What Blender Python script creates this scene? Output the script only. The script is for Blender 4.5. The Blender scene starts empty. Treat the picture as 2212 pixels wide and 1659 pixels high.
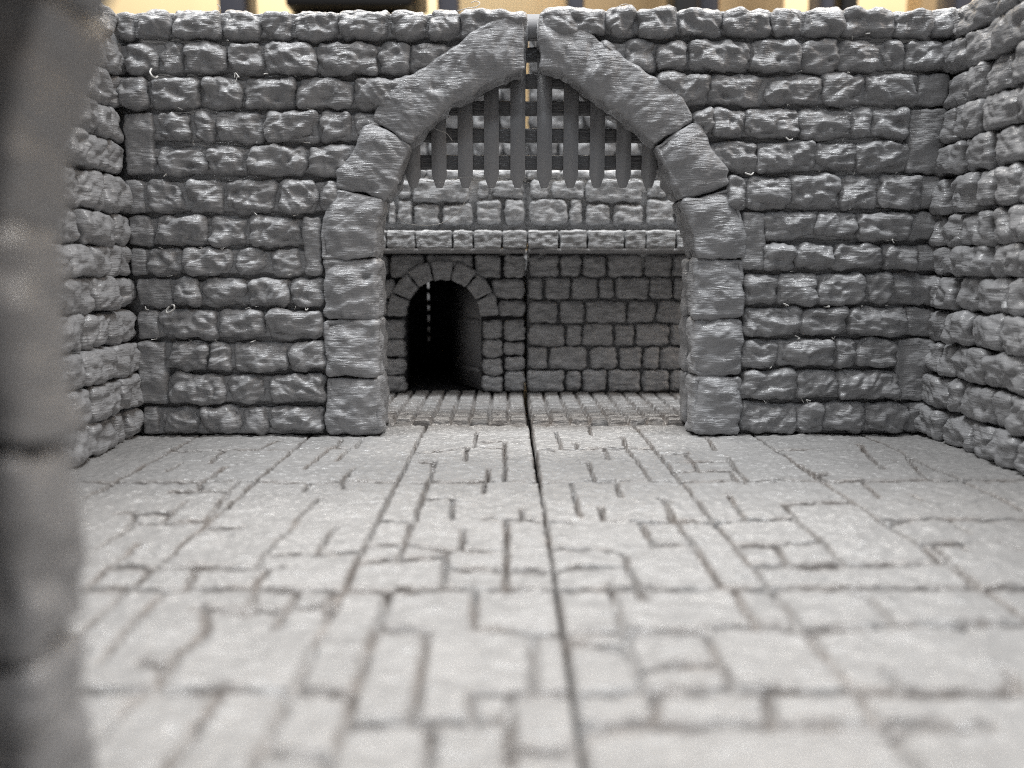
import bpy, math
import numpy as np
U = 0.01                      # the model is laid out in centimetres, built in metres
scene = bpy.context.scene
COL = scene.collection
RNG = np.random.default_rng(7)

# ------------------------------------------------------------------ camera
F = 1780.0; PW, PH = 2212.0, 1659.0; K = 3000.0/2212.0
YAW = math.radians(-0.48); PITCH = math.radians(-7.96); HC = 3.78
cam_d = bpy.data.cameras.new('camera'); cam = bpy.data.objects.new('camera', cam_d); COL.objects.link(cam)
cam.location = (0, 0, HC*U); cam.rotation_euler = (math.pi/2+PITCH, 0, YAW)
cam_d.sensor_width = 36; cam_d.lens = F/PW*36
cam_d.clip_start = 0.002; cam_d.clip_end = 30
cam_d.dof.use_dof = True; cam_d.dof.focus_distance = 0.188; cam_d.dof.aperture_fstop = 15.5
scene.camera = cam
def ray(px, py):
    x = (px-PW/2)/F; y = -(py-PH/2)/F
    c, s = math.cos(PITCH), math.sin(PITCH)
    fx, fy, fz = x, c-y*s, s+y*c
    cy, sy = math.cos(YAW), math.sin(YAW)
    return np.array([fx*cy-fy*sy, fx*sy+fy*cy, fz])
def onY(sx, sy, Y):                     # photo point -> point of the wall plane at distance Y
    d = ray(sx/K, sy/K); t = Y/d[1]; return d[0]*t, HC+d[2]*t
def onZ(sx, sy, Z=0.0):                 # photo point -> point of the floor plane
    d = ray(sx/K, sy/K); t = (Z-HC)/d[2]; return d[0]*t, d[1]*t

# ------------------------------------------------------------------ noise
_perm = np.random.default_rng(11).permutation(256); _perm = np.concatenate([_perm]*4)
_g = np.random.default_rng(12).normal(size=(256, 3)); _g /= np.linalg.norm(_g, axis=1)[:, None]
def perlin(P):
    P = np.asarray(P, float); i = np.floor(P).astype(int); f = P-i; i &= 255
    u = f*f*f*(f*(f*6-15)+10); out = 0
    for dx in (0, 1):
        wx = u[:, 0] if dx else 1-u[:, 0]
        for dy in (0, 1):
            wy = u[:, 1] if dy else 1-u[:, 1]
            for dz in (0, 1):
                wz = u[:, 2] if dz else 1-u[:, 2]
                h = _perm[_perm[_perm[(i[:, 0]+dx) & 255]+((i[:, 1]+dy) & 255)]+((i[:, 2]+dz) & 255)]
                out = out+wx*wy*wz*np.einsum('ij,ij->i', _g[h], f-np.array([dx, dy, dz]))
    return out
def nz(P, size, off=0.0): return perlin(P/np.asarray(size)+off)
def ridge(P, size, off=0.0): return 0.35-np.abs(perlin(P/np.asarray(size)+off))

# ------------------------------------------------------------------ mesh building
class MB:
    def __init__(self): self.v = []; self.f = []; self.n = 0
    def add(self, v, f):
        self.v.append(np.asarray(v, float)); self.f.append(np.asarray(f, int)+self.n); self.n += len(v)
    def box(self, a, b):
        x0, y0, z0 = a; x1, y1, z1 = b
        v = [(x, y, z) for x in (x0, x1) for y in (y0, y1) for z in (z0, z1)]
        self.add(v, [(0, 1, 3, 2), (4, 6, 7, 5), (0, 4, 5, 1), (2, 3, 7, 6), (0, 2, 6, 4), (1, 5, 7, 3)])
    def build(self, name, mat, parent=None, smooth=True):
        v = np.concatenate(self.v); loc = np.zeros(3)
        if parent is not None: loc = np.array(parent['_o'])
        fs = [f for f in self.f]
        me = bpy.data.meshes.new(name)
        me.vertices.add(len(v)); me.vertices.foreach_set('co', ((v-loc)*U).astype(np.float32).ravel())
        quads = np.concatenate([f for f in fs if f.shape[1] == 4]) if any(f.shape[1] == 4 for f in fs) else np.zeros((0, 4), int)
        oth = [row for f in fs if f.shape[1] != 4 for row in f]
        li = np.concatenate([quads.ravel()]+[np.array(r) for r in oth]) if len(oth) else quads.ravel()
        sizes = np.array([4]*len(quads)+[len(r) for r in oth])
        me.loops.add(len(li)); me.loops.foreach_set('vertex_index', li.astype(np.int32))
        me.polygons.add(len(sizes)); me.polygons.foreach_set('loop_start', (np.cumsum(sizes)-sizes).astype(np.int32))
        me.update(calc_edges=True)
        if smooth: me.polygons.foreach_set('use_smooth', [True]*len(sizes))
        me.materials.append(mat)
        o = bpy.data.objects.new(name, me); COL.objects.link(o)
        if parent is not None: o.parent = parent
        return o
def tag(o, label=None, cat=None, group=None, kind=None):
    for k, v in (('label', label), ('category', cat), ('group', group), ('kind', kind)):
        if v: o[k] = v
    return o
def thing(name, label, cat, at, group=None):
    o = bpy.data.objects.new(name, None); COL.objects.link(o); o.empty_display_size = .01
    o['_o'] = list(map(float, at)); o.location = [a*U for a in at]
    return tag(o, label, cat, group, 'thing')

_topo = {}
def lattice(na, nb, nc, back):
    key = (na, nb, nc, back)
    if key in _topo: return _topo[key]
    ids = {}; pts = []; faces = []
    def vid(i, j, k):
        t = (i, j, k)
        if t not in ids: ids[t] = len(pts); pts.append(t)
        return ids[t]
    for i in range(na):
        for j in range(nb):
            faces.append((vid(i, j, nc), vid(i+1, j, nc), vid(i+1, j+1, nc), vid(i, j+1, nc)))
            if back: faces.append((vid(i, j, 0), vid(i, j+1, 0), vid(i+1, j+1, 0), vid(i+1, j, 0)))
    for k in range(nc):
        for i in range(na):
            faces.append((vid(i, 0, k), vid(i+1, 0, k), vid(i+1, 0, k+1), vid(i, 0, k+1)))
            faces.append((vid(i, nb, k), vid(i, nb, k+1), vid(i+1, nb, k+1), vid(i+1, nb, k)))
        for j in range(nb):
            faces.append((vid(0, j, k), vid(0, j, k+1), vid(0, j+1, k+1), vid(0, j+1, k)))
            faces.append((vid(na, j, k), vid(na, j+1, k), vid(na, j+1, k+1), vid(na, j, k+1)))
    r = (np.array(pts, float)/np.array([na, nb, nc])*2-1, np.array(faces))
    _topo[key] = r; return r

def block(mb, W, H, D, mapf, style='rough', res=.028, r=.13, back=False, amp=1.0, seed=None, resd=.06, grain=1.0):
    """one carved stone; local s across, t up, w out of the wall; mapf takes (s,t,w) to the scene"""
    seed = RNG.integers(1, 9999) if seed is None else seed
    g = np.random.default_rng(int(seed))
    na = max(3, round(W/res)); nb = max(3, round(H/res)); nc = max(2, round(D/resd))
    q, faces = lattice(na, nb, nc, back)
    hw = np.array([W, H, D])/2
    r = min(r, hw.min()*.85)
    p = q*hw
    inner = np.clip(p, -(hw-r), hw-r)
    if not back: inner[:, 2] = np.clip(p[:, 2], -hw[2], hw[2]-r)
    d = p-inner; n = d/np.maximum(np.linalg.norm(d, axis=1), 1e-9)[:, None]
    p = inner+n*r
    off = g.uniform(0, 200, 3); ra_ = g.uniform(.2, .9)*g.choice([-1, 1]); ROT = np.array([[math.cos(ra_), math.sin(ra_), 0], [-math.sin(ra_), math.cos(ra_), 0], [0, 0, 1]])
    front = np.clip(n[:, 2], 0, 1)
    s, t, w = p[:, 0], p[:, 1], p[:, 2]
    disp = np.zeros(len(p))
    if style == 'rough':
        e = p.copy()
        disp += .14*nz(e, (.42, .32, .42), off)+.13*ridge(e@ROT, (.46, .27, .4), off+31)*front
        disp += .040*nz(e, (.18, .12, .16), off+7)+.045*ridge(e@ROT, (.24, .15, .2), off+57)
        cr = nz(e@ROT, (.55, .30, .5), off+77); disp -= front*.035*np.exp(-(cr/.10)**2)
        disp += .012*nz(e, (.12, .045, .1), off+3)*grain+.03*front
        for _ in range(4):
            a = g.uniform(0, 2*math.pi); ca, sa = math.cos(a), math.sin(a)
            rr = ca*s/hw[0]+sa*t/hw[1]
            disp -= front*np.clip(rr-g.uniform(.25, .75), 0, 9)*g.uniform(.05, .17)
        for _ in range(int(1+W*2)):
            c0 = g.uniform(-.8, .8, 2)*hw[:2]; R = g.uniform(.08, .17)
            disp -= front*g.uniform(.03, .08)*np.exp(-(((s-c0[0])/R)**2+((t-c0[1])/(R*.7))**2))
    elif style == 'flat':
        disp += .09*nz(p, (.35, .35, .4), off)+.03*nz(p, (.16, .10, .12), off+3)+.012*nz(p, (.12, .04, .12), off+13)
        c0 = np.array([0, g.uniform(-.2, .6)*hw[1]]); disp += front*.06*np.exp(-((s/(.3))**2+((t-c0[1])/.2)**2))
    elif style == 'arch':
        disp += .11*nz(p, (.6, .45, .6), off)+.05*ridge(p, (.50, .36, .5), off+31)+front*.07*(1-(s/hw[0])**2)*(1-(t/hw[1])**2)
        disp += .045*nz(p, (.27, .2, .25), off+3)+.05*nz(p, (1.1, .7, 1.1), off+13)+.018*nz(p, (.13, .08, .13), off+23)
        for _ in range(4):
            a = g.uniform(0, 2*math.pi); rr = math.cos(a)*s/hw[0]+math.sin(a)*t/hw[1]
            disp -= front*np.clip(rr-g.uniform(.35, .8), 0, 9)*g.uniform(.04, .13)
        for _ in range(int(2+W*H*2)):
            c0 = g.uniform(-.85, .85, 2)*hw[:2]; R_ = g.uniform(.08, .2); disp -= front*g.uniform(.01, .05)*np.exp(-(((s-c0[0])/R_)**2+((t-c0[1])/(R_*.7))**2))
        cr = nz(p@ROT, (.8, .45, .5), off+77); disp -= front*.018*np.exp(-(cr/.10)**2)
    elif style == 'soft':
        disp += .09*nz(p, (.3, .2, .3), off)+.06*ridge(p, (.24, .12, .3), off+9)+.03*nz(p, (.13, .05, .12), off+3)
    elif style == 'ledge':
        disp += .035*nz(p, (.2, .12, .3), off)+.03*ridge(p, (.25, .12, .3), off+9)
    p = p+n*(disp*amp)[:, None]
    # slight sag and sideways wander, as printed overhangs have
    p[:, 0] += .028*nz(p, (.3, .2, .3), off+80)*amp
    p[:, 1] += .030*nz(p, (.3, .2, .3), off+90)*amp
    v = mapf(p[:, 0], p[:, 1], p[:, 2])
    if np.linalg.det(_jac(mapf)) < 0: faces = faces[:, ::-1]
    mb.add(v, faces)
def _jac(m):
    e = 1e-3; z = np.zeros(4); a = m(np.array([0, e, 0, 0.]), np.array([0, 0, e, 0.]), np.array([0, 0, 0, e]))
    return (a[1:]-a[0])/e
def face_map(cx, cz, yface, D, sgn=-1):     # block whose front looks to -Y
    return lambda s, t, w: np.stack([cx+s, yface-sgn*0+(D/2-w), cz+t], 1)
def side_map(cy, cz, xface, D, sgn):        # front looks to sgn*X
    return lambda s, t, w: np.stack([xface+sgn*(w-D/2), cy+s, cz+t], 1)
def strip_map(outer, inner, W, H, D, yface):
    """across = outer->inner, along = chain; outer/inner are (x,z) chains resampled evenly"""
    def rs(c):
        c = np.array(c, float); L = np.r_[0, np.cumsum(np.linalg.norm(np.diff(c, axis=0), axis=1))]; L /= L[-1]
        tt = np.linspace(0, 1, 60); return np.stack([np.interp(tt, L, c[:, 0]), np.interp(tt, L, c[:, 1])], 1)
    A, B = rs(outer), rs(inner); tt = np.linspace(0, 1, 60)
    def m(s, t, w):
        u = s/W+.5; v = t/H+.5; vc = np.clip(v, 0, 1)
        a = np.stack([np.interp(vc, tt, A[:, k]) for k in (0, 1)], 1); b = np.stack([np.interp(vc, tt, B[:, k]) for k in (0, 1)], 1)
        d0 = (A[-1]-A[-2]+B[-1]-B[-2]); d0 /= np.linalg.norm(d0); d1 = (A[1]-A[0]+B[1]-B[0]); d1 /= np.linalg.norm(d1)
        ex = np.where(v > 1, (v-1)*H, 0)[:, None]*d0+np.where(v < 0, v*H, 0)[:, None]*d1
        xz = a*(1-u)[:, None]+b*u[:, None]+ex
        return np.stack([xz[:, 0], yface+(D/2-w), xz[:, 1]], 1)
    return m

def prism(mb, poly, y0, y1):                # (x,z) outline pulled from y0 to y1
    poly = [tuple(p) for p in poly]; n = len(poly)
    ar = sum(poly[i][0]*poly[(i+1) % n][1]-poly[(i+1) % n][0]*poly[i][1] for i in range(n))
    if ar < 0: poly = poly[::-1]
    v = [(x, y0, z) for x, z in poly]+[(x, y1, z) for x, z in poly]
    b = mb.n; mb.v.append(np.array(v, float)); mb.n += 2*n
    mb.f.append(np.array([list(range(n))])+b); mb.f.append(np.array([list(range(2*n-1, n-1, -1))])+b)
    mb.f.append(np.array([(i+n, (i+1) % n+n, (i+1) % n, i) for i in range(n)])+b)

def tube(mb, pts, r, seg=5):
    pts = np.array(pts, float); n = len(pts); T = np.gradient(pts, axis=0); T /= np.linalg.norm(T, axis=1)[:, None]
    up = np.array([.3, .8, .52]); A = np.cross(T, up); A /= np.linalg.norm(A, axis=1)[:, None]; B = np.cross(T, A)
    an = np.arange(seg)/seg*2*math.pi
    v = (pts[:, None]+r*(np.cos(an)[None, :, None]*A[:, None]+np.sin(an)[None, :, None]*B[:, None])).reshape(-1, 3)
    f = [(i*seg+j, i*seg+(j+1) % seg, (i+1)*seg+(j+1) % seg, (i+1)*seg+j) for i in range(n-1) for j in range(seg)]
    mb.add(v, f)
def spline(c, n=24):
    c = np.array(c, float); m = len(c); t = np.linspace(0, m-1, n); out = []
    P = np.vstack([2*c[0]-c[1], c, 2*c[-1]-c[-2]])
    for x in t:
        i = min(int(x), m-2); u = x-i; p0, p1, p2, p3 = P[i:i+4]
        out.append(.5*((2*p1)+(-p0+p2)*u+(2*p0-5*p1+4*p2-p3)*u*u+(-p0+3*p1-3*p2+p3)*u**3))
    return np.array(out)

# ------------------------------------------------------------------ materials
def plastic(name, col, rough=.4, streak=1.0, grain=1.0, spec=.5, layers=(38., 38., 290.), var=.12, sss=0, tint=(0, 0, 0), wash=(90, 90, 120)):
    m = bpy.data.materials.new(name); m.use_nodes = True; nt = m.node_tree; N = nt.nodes; L = nt.links
    b = N['Principled BSDF']; b.inputs['Roughness'].default_value = rough
    b.inputs['Specular IOR Level'].default_value = spec
    tc = N.new('ShaderNodeTexCoord')
    def noise(scale, detail=2, rgh=.55):
        mp = N.new('ShaderNodeMapping'); mp.inputs['Scale'].default_value = [s*1.0 for s in scale]
        L.new(tc.outputs['Object'], mp.inputs['Vector'])
        n = N.new('ShaderNodeTexNoise'); n.inputs['Scale'].default_value = 1.0; n.inputs['Detail'].default_value = detail; n.inputs['Roughness'].default_value = rgh
        L.new(mp.outputs[0], n.inputs['Vector']); return n
    big = noise(wash, 3)
    cr = N.new('ShaderNodeMix'); cr.data_type = 'RGBA'
    cr.inputs['A'].default_value = (*[c*(1-var) for c in col], 1); cr.inputs['B'].default_value = (*[min(1, c*(1+var)+t) for c, t in zip(col, tint)], 1)
    L.new(big.outputs['Fac'], cr.inputs['Factor']); L.new(cr.outputs['Result'], b.inputs['Base Color'])
    st = noise([l*9 for l in layers], 2, .6)          # printed layers: long sideways, thin upward
    gr = noise((1100, 1100, 2300), 3, .65)
    rr = N.new('ShaderNodeMapRange'); rr.inputs['From Min'].default_value = .35; rr.inputs['From Max'].default_value = .6; rr.inputs['To Min'].default_value = rough+.14; rr.inputs['To Max'].default_value = rough-.09
    L.new(st.outputs['Fac'], rr.inputs['Value']); L.new(rr.outputs[0], b.inputs['Roughness'])
    mk = noise((150, 150, 200), 1); mr = N.new('ShaderNodeMapRange'); mr.inputs['From Min'].default_value = .40; mr.inputs['From Max'].default_value = .62
    mr.inputs['To Min'].default_value = .55; mr.inputs['To Max'].default_value = 1.3; L.new(mk.outputs['Fac'], mr.inputs['Value'])
    mm = N.new('ShaderNodeMath'); mm.operation = 'MULTIPLY'; L.new(st.outputs['Fac'], mm.inputs[0]); L.new(mr.outputs[0], mm.inputs[1])
    b1 = N.new('ShaderNodeBump'); b1.inputs['Strength'].default_value = min(1, .9*streak); b1.inputs['Distance'].default_value = .00034*max(1, streak)
    b2 = N.new('ShaderNodeBump'); b2.inputs['Strength'].default_value = min(1, .5*grain); b2.inputs['Distance'].default_value = .00020
    L.new(mm.outputs[0], b1.inputs['Height']); L.new(gr.outputs['Fac'], b2.inputs['Height'])
    L.new(b1.outputs[0], b2.inputs['Normal']); L.new(b2.outputs[0], b.inputs['Normal'])
    if sss:
        b.inputs['Subsurface Weight'].default_value = sss; b.inputs['Subsurface Radius'].default_value = (1.0, .62, .42); b.inputs['Subsurface Scale'].default_value = .0012
    return m
def plain(name, col, rough=.5, spec=.5, noise=0, nscale=40):
    m = bpy.data.materials.new(name); m.use_nodes = True; b = m.node_tree.nodes['Principled BSDF']
    b.inputs['Base Color'].default_value = (*col, 1); b.inputs['Roughness'].default_value = rough; b.inputs['Specular IOR Level'].default_value = spec
    if noise:
        N = m.node_tree.nodes; L = m.node_tree.links; tc = N.new('ShaderNodeTexCoord'); mp = N.new('ShaderNodeMapping'); mp.inputs['Scale'].default_value = (nscale, nscale, nscale*.12)
        n = N.new('ShaderNodeTexNoise'); n.inputs['Scale'].default_value = 1; n.inputs['Detail'].default_value = 5
        L.new(tc.outputs['Object'], mp.inputs['Vector']); L.new(mp.outputs[0], n.inputs['Vector'])
        c = N.new('ShaderNodeMix'); c.data_type = 'RGBA'; c.inputs['A'].default_value = (*[x*(1-noise) for x in col], 1); c.inputs['B'].default_value = (*[min(1, x*(1+noise)) for x in col], 1)
        L.new(n.outputs['Fac'], c.inputs['Factor']); L.new(c.outputs['Result'], b.inputs['Base Color'])
    return m
M_WALL = plastic('printed_grey_plastic', (.272, .272, .278), .28)
M_ARCH = plastic('printed_grey_plastic_arch', (.275, .276, .284), .30)
M_CORE = plastic('printed_grey_joint', (.25, .253, .262), .36)
M_FLOOR = plastic('printed_floor_plastic', (.238, .234, .231), .33, streak=1.15, grain=1.2, layers=(34., 150., 150.), sss=.0, var=.15)
def groove_shade(m, col):
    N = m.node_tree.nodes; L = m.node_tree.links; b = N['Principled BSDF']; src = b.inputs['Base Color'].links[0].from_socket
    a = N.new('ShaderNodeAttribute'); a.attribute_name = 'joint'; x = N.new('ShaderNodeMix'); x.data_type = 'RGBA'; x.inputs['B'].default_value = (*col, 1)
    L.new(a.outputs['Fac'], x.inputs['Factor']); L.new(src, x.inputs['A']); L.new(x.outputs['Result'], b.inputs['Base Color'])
groove_shade(M_FLOOR, (.14, .122, .11))  # shade and brown translucency of the grooves, painted into the base colour
M_BARS = plastic('smooth_printed_bar', (.26, .26, .268), .42, streak=.08, grain=.35, layers=(30, 30, 40), var=.0)
M_BACK = plastic('printed_grey_plastic_far', (.37, .372, .382), .36, streak=1.0, var=.75, wash=(420, 420, 1500))
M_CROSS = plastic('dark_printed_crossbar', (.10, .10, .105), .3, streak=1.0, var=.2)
M_DOOR = plastic('dark_door_plastic', (.26, .26, .27), .45, streak=.1, grain=.3, var=.03)
M_LIGHT = plastic('pale_grey_plastic', (.32, .323, .33), .42, streak=1.0, var=.8, wash=(420, 420, 1100))
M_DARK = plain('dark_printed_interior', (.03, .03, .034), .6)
M_WOOD = plain('pale_wood', (.80, .62, .36), .6, noise=.12, nscale=12)
M_TAN = plain('tan_wood', (.50, .34, .17), .6, noise=.15, nscale=12)
M_POST = plain('dark_grey_metal', (.06, .06, .075), .4)
M_BLACK = plain('black_plastic', (.008, .007, .007), .5)
M_TABLE = plain('dark_table', (.05, .045, .04), .5, noise=.2, nscale=8)
M_STRAND = plain('clear_filament', (.55, .54, .52), .3)

# ------------------------------------------------------------------ the gate wall (two printed halves)
YS, YP, YC = 18.50, 18.42, 18.74         # stone faces, pillar faces, joint plane
YB = 20.05
GX = .61
rowsL = [(23, 115), (120, 219), (224, 319), (323, 418), (423, 515), (524, 626), (631, 723), (725, 808), (813, 901), (908, 996), (1001, 1089), (1096, 1186), (1190, 1281)]
rowsR = [(18, 106), (113, 208), (212, 310), (314, 407), (411, 506), (511, 615), (619, 706), (713, 793), (800, 892), (899, 986), (990, 1077), (1084, 1174), (1179, 1273)]
ROWZ = [(onY(1500, b, YS)[1], onY(1500, a, YS)[1]) for a, b in rowsL]
stL = {1: [319, 389, 499, 646, 760, 858, 992, 1143, 1255, 1343, 1544], 2: [323, 357, 466, 538, 664, 771, 924, 1106, 1198, 1310, 1400],
       3: [337, 430, 588, 710, 868, 1037, 1215], 4: [352, 'T', 455, 563, 629, 773, 934, 1029, 1110], 5: [352, 'S', 454, 607, 727, 899, 1050],
       6: [357, 'f', 424, 539, 655, 808, 932, 1000], 7: [364, 'f', 448, 606, 727, 882, 'U', 945], 8: [371, 'f', 430, 535, 680, 787, 882, 'S', 945],
       9: [393, 'f', 505, 585, 724, 846, 950], 10: [391, 'f', 465, 639, 775, 950], 11: [393, 'T', 493, 610, 680, 846, 955], 12: [393, 'S', 492, 659, 787, 955], 13: [409, 'f', 463, 586, 710, 785, 955]}
stR = {1: [1581, 1777, 1864, 1984, 2122, 2263, 2359, 2470, 2625, 2733, 2812], 2: [1755, 1815, 1924, 2017, 2197, 2348, 2459, 2583, 2656, 2772, 2812],
       3: [1925, 2080, 2247, 2411, 2534, 2695, 'f', 2785], 4: [2035, 2093, 2186, 2346, 2494, 2557, 2669, 'T', 2775], 5: [2080, 2220, 2390, 2512, 2669, 'S', 2775],
       6: [2130, 2188, 2312, 2465, 2581, 2702, 'f', 2780], 7: [2176, 'U', 2242, 2394, 2512, 2670, 'f', 2768], 8: [2176, 'S', 2240, 2334, 2442, 2587, 2690, 'f', 2764],
       9: [2183, 2278, 2399, 2537, 2613, 2755], 10: [2178, 2349, 2483, 2660, 'f', 2745], 11: [2170, 2279, 2442, 2511, 2630, 'T', 2738], 12: [2170, 2335, 2461, 2635, 'S', 2735],
       13: [2170, 2336, 2417, 2535, 2662, 'f', 2740]}
V1L = ([(942, 759), (938, 700), (950, 640), (966, 585), (988, 553)], [(1098, 757), (1104, 690), (1111, 635), (1121, 586)])
V2L = ([(986, 546), (984, 502), (1026, 460), (1045, 420), (1068, 370), (1090, 357)], [(1128, 583), (1150, 555), (1170, 506), (1195, 447), (1201, 428)])
V3L = ([(1092, 350), (1100, 312), (1115, 280), (1153, 265), (1170, 232), (1204, 218), (1258, 181), (1305, 148), (1368, 110), (1377, 93), (1419, 72), (1460, 52), (1508, 38), (1537, 33)],
       [(1200, 420), (1222, 400), (1260, 367), (1322, 304), (1385, 270), (1461, 228), (1500, 211), (1537, 203)])
V1R = ([(2186, 757), (2183, 700), (2173, 630), (2163, 590), (2143, 545)], [(2043, 757), (2030, 690), (2016, 635), (2001, 586)])
V2R = ([(2140, 541), (2136, 500), (2110, 465), (2090, 440), (2068, 390), (2053, 363), (2034, 357)], [(1999, 580), (1975, 530), (1948, 480), (1935, 455), (1921, 430)])
V3R = ([(2031, 350), (2018, 315), (2003, 287), (1970, 255), (1944, 232), (1897, 211), (1850, 181), (1817, 152), (1758, 120), (1737, 97), (1690, 78), (1635, 45), (1600, 35), (1584, 33)],
       [(1919, 425), (1893, 400), (1850, 358), (1812, 325), (1745, 287), (1690, 245), (1640, 211), (1600, 200), (1584, 198)])

def gate_half(side, label):
    left = side < 0
    rows = rowsL if left else rowsR; st = stL if left else stR
    root = thing('gate_wall', label, 'gate wall', (-4 if left else 5.2, 19.2, 0), 'printed castle gate walls')
    mb = MB()
    ext = []                                              # course ends hidden behind the corner
    for k, (ya, yb) in enumerate(rows):
        seq = st[k+1]; xs = [s for s in seq if not isinstance(s, str)]
        flags = {}
        cnt = -1
        for s in seq:
            if isinstance(s, str): flags[cnt if left or True else cnt] = s
            else: cnt += 1
        fx0, fz1 = onY(xs[0]+8, ya, YS); fx1, fz0 = onY(xs[-1]-8, yb, YS)       # filled upright joints
        block(mb, fx1-fx0, fz1-fz0-.11, .30, face_map((fx0+fx1)/2, (fz0+fz1)/2, YS+.125, .30), 'soft', res=.04, r=.06, resd=.1, amp=.5)
        for i in range(len(xs)-1):
            fl = flags.get(i, '')
            if fl == 'S': continue
            y2 = rows[k+1][1] if fl in ('T', 'U') else yb
            x0, z1 = onY(xs[i]+1, ya, YS); x1, z0 = onY(xs[i+1]-1, y2, YS)
            if k == 12: z0 = .02
            if fl == 'S': continue
            W, H = x1-x0, z1-z0
            if fl: D = .30; style = 'flat'; yf = YS+.03 if fl != 'f' else YS+.07
            else: D = .42; style = 'rough'; yf = YS-.02+RNG.uniform(-.04, .06)
            if k == 0: D = YB-yf-.02
            block(mb, W, H-(.045 if not fl else .03), D, face_map((x0+x1)/2, (z0+z1)/2, yf, D), style, back=(k == 0), resd=.06 if k else .12, r=.09 if fl else .15, amp=.95)
    mb.build('stonework', M_WALL, root)
    # core with the arch opening
    vs = (V1L, V2L, V3L) if left else (V1R, V2R, V3R)
    mid = []
    for o, i in vs:
        o = np.array(o, float); i = np.array(i, float)
        for t in np.linspace(0, 1, 5):
            f = lambda c: np.array([np.interp(t, np.linspace(0, 1, len(c)), c[:, q]) for q in (0, 1)])
            m = .45*f(o)+.55*f(i); mid.append(onY(m[0], m[1], 18.6))
    xp = onY(1030 if left else 2110, 1000, 18.6)[0]
    xo = -9.0 if left else 10.2; xg = GX-.105 if left else GX+.105
    ztop = ROWZ[0][1]-.14
    poly = [(xo, 0.0), (xp, 0.0), (xp, 3.9)]+[m for m in mid if (m[0] < xg-.02 if left else m[0] > xg+.02)]+[(xg, mid[-1][1]), (xg, ztop), (xo, ztop)]
    cb = MB(); prism(cb, poly, YC, YB); cb.build('wall_core', M_CORE, root, smooth=False)
    # pillar stones
    px = [(944, 1104, 760, 933), (946, 1107, 936, 1104), (952, 1112, 1107, 1277)] if left else [(2008, 2186, 757, 930), (2006, 2181, 934, 1104), (2004, 2177, 1107, 1274)]
    for a, b, ya, yb in px:
        if left: a2, b2 = onY(a, ya, YP)[0], onY(b, ya, YP)[0]
        else: a2, b2 = onY(a+34, ya, YP)[0]-.03, onY(b, ya, YP)[0]
        z1, z0 = onY(1500, ya, YP)[1], onY(1500, yb, YP)[1]
        if yb > 1200: z0 = .03
        ps = MB(); W = b2-a2; D = .78
        block(ps, W, z1-z0, D, face_map((a2+b2)/2, (z0+z1)/2, YP, D), 'arch', res=.03, r=.12, resd=.04, back=True, amp=1.1)
        D2 = .55
        block(ps, W*.9, z1-z0-.02, D2, face_map((a2+b2)/2-(.02*side), (z0+z1)/2, 19.52, D2), 'arch', res=.05, r=.08, resd=.05, back=True)
        ps.build('pillar_stone', M_ARCH, root)
    ar = MB(); ar.box((GX+side*.2-.05, YC+.1, ztop-.6), (GX+side*.2+.05, YC+.2, ztop-.5))
    for o, i in vs:
        vb = MB(); O = [onY(*p, YP) for p in o]; I = [onY(*p, YP) for p in i]
        ln = lambda c: float(np.linalg.norm(np.diff(np.array(c), axis=0), axis=1).sum())
        H = (ln(O)+ln(I))/2-.03; W = float(np.mean([np.hypot(*(np.array(O[0])-I[0])), np.hypot(*(np.array(O[-1])-I[-1]))]))
        D = .72
        block(vb, W, H, D, strip_map(O, I, W, H, D, YP), 'arch', res=.03, r=.065, resd=.04, back=True, amp=.9)
        D2 = .5
        block(vb, W*.85, H, D2, strip_map(O, I, W, H, D2, 19.55), 'arch', res=.06, r=.07, resd=.06, back=True)
        vb.build('arch_stone', M_ARCH, root)
    return root
gate_l = gate_half(-1, 'left half of the grey gate wall with the left pillar and left arch side')
gate_r = gate_half(1, 'right half of the grey gate wall with the right pillar and right arch side')

# near gate the camera looks past: the same printed half turned round, only its pillar edge in view
def copy_tree(o, parent=None):
    c = o.copy(); COL.objects.link(c); c.parent = parent
    for ch in list(o.children): copy_tree(ch, c)
    return c
near = copy_tree(gate_r)
near['label'] = 'blurred grey gate wall close to the viewer, its pillar filling the left edge'
near.location = ((2*GX-5.2+.17)*U, (5.5-(19.2-18.42))*U, 0); near.rotation_euler = (0, 0, math.pi)

# ------------------------------------------------------------------ side walls
def side_wall(sgn, xf, label):        # sgn: direction the face looks
    root = thing('side_wall', label, 'side wall', (xf-sgn*.9, 12, 0), 'printed side walls')
    mb = MB()
    for k, (z0, z1) in enumerate(ROWZ):
        y = 18.86-RNG.uniform(0, .3); 
        if k == 12: z0 = .03
        while y > 5.9:
            W = RNG.choice([.55, .8, .95, 1.25])*RNG.uniform(.9, 1.1); far = y > 13.5
            D = .46 if k else 1.3
            block(mb, W-.04, (z1-z0)*RNG.uniform(.96, 1.0), D, side_map(y-W/2, (z0+z1)/2, xf+sgn*RNG.uniform(-.05, .09), D, sgn), 'rough', res=.032 if far else .07, r=.13, back=(k == 0), resd=.06 if far else .12, amp=.85)
            y -= W
    mb.build('stonework', M_WALL, root)
    cb = MB(); a = xf-sgn*.34; b = xf-sgn*1.5
    cb.box((min(a, b), 5.8, 0), (max(a, b), 18.74, ROWZ[0][1]-.15)); cb.build('wall_core', M_CORE, root, smooth=False)
    return root
side_wall(1, -8.30, 'left grey printed side wall running from the left corner toward the near pillar')
side_wall(-1, 9.55, 'right grey printed side wall running from the right corner out of the photo')

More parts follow.
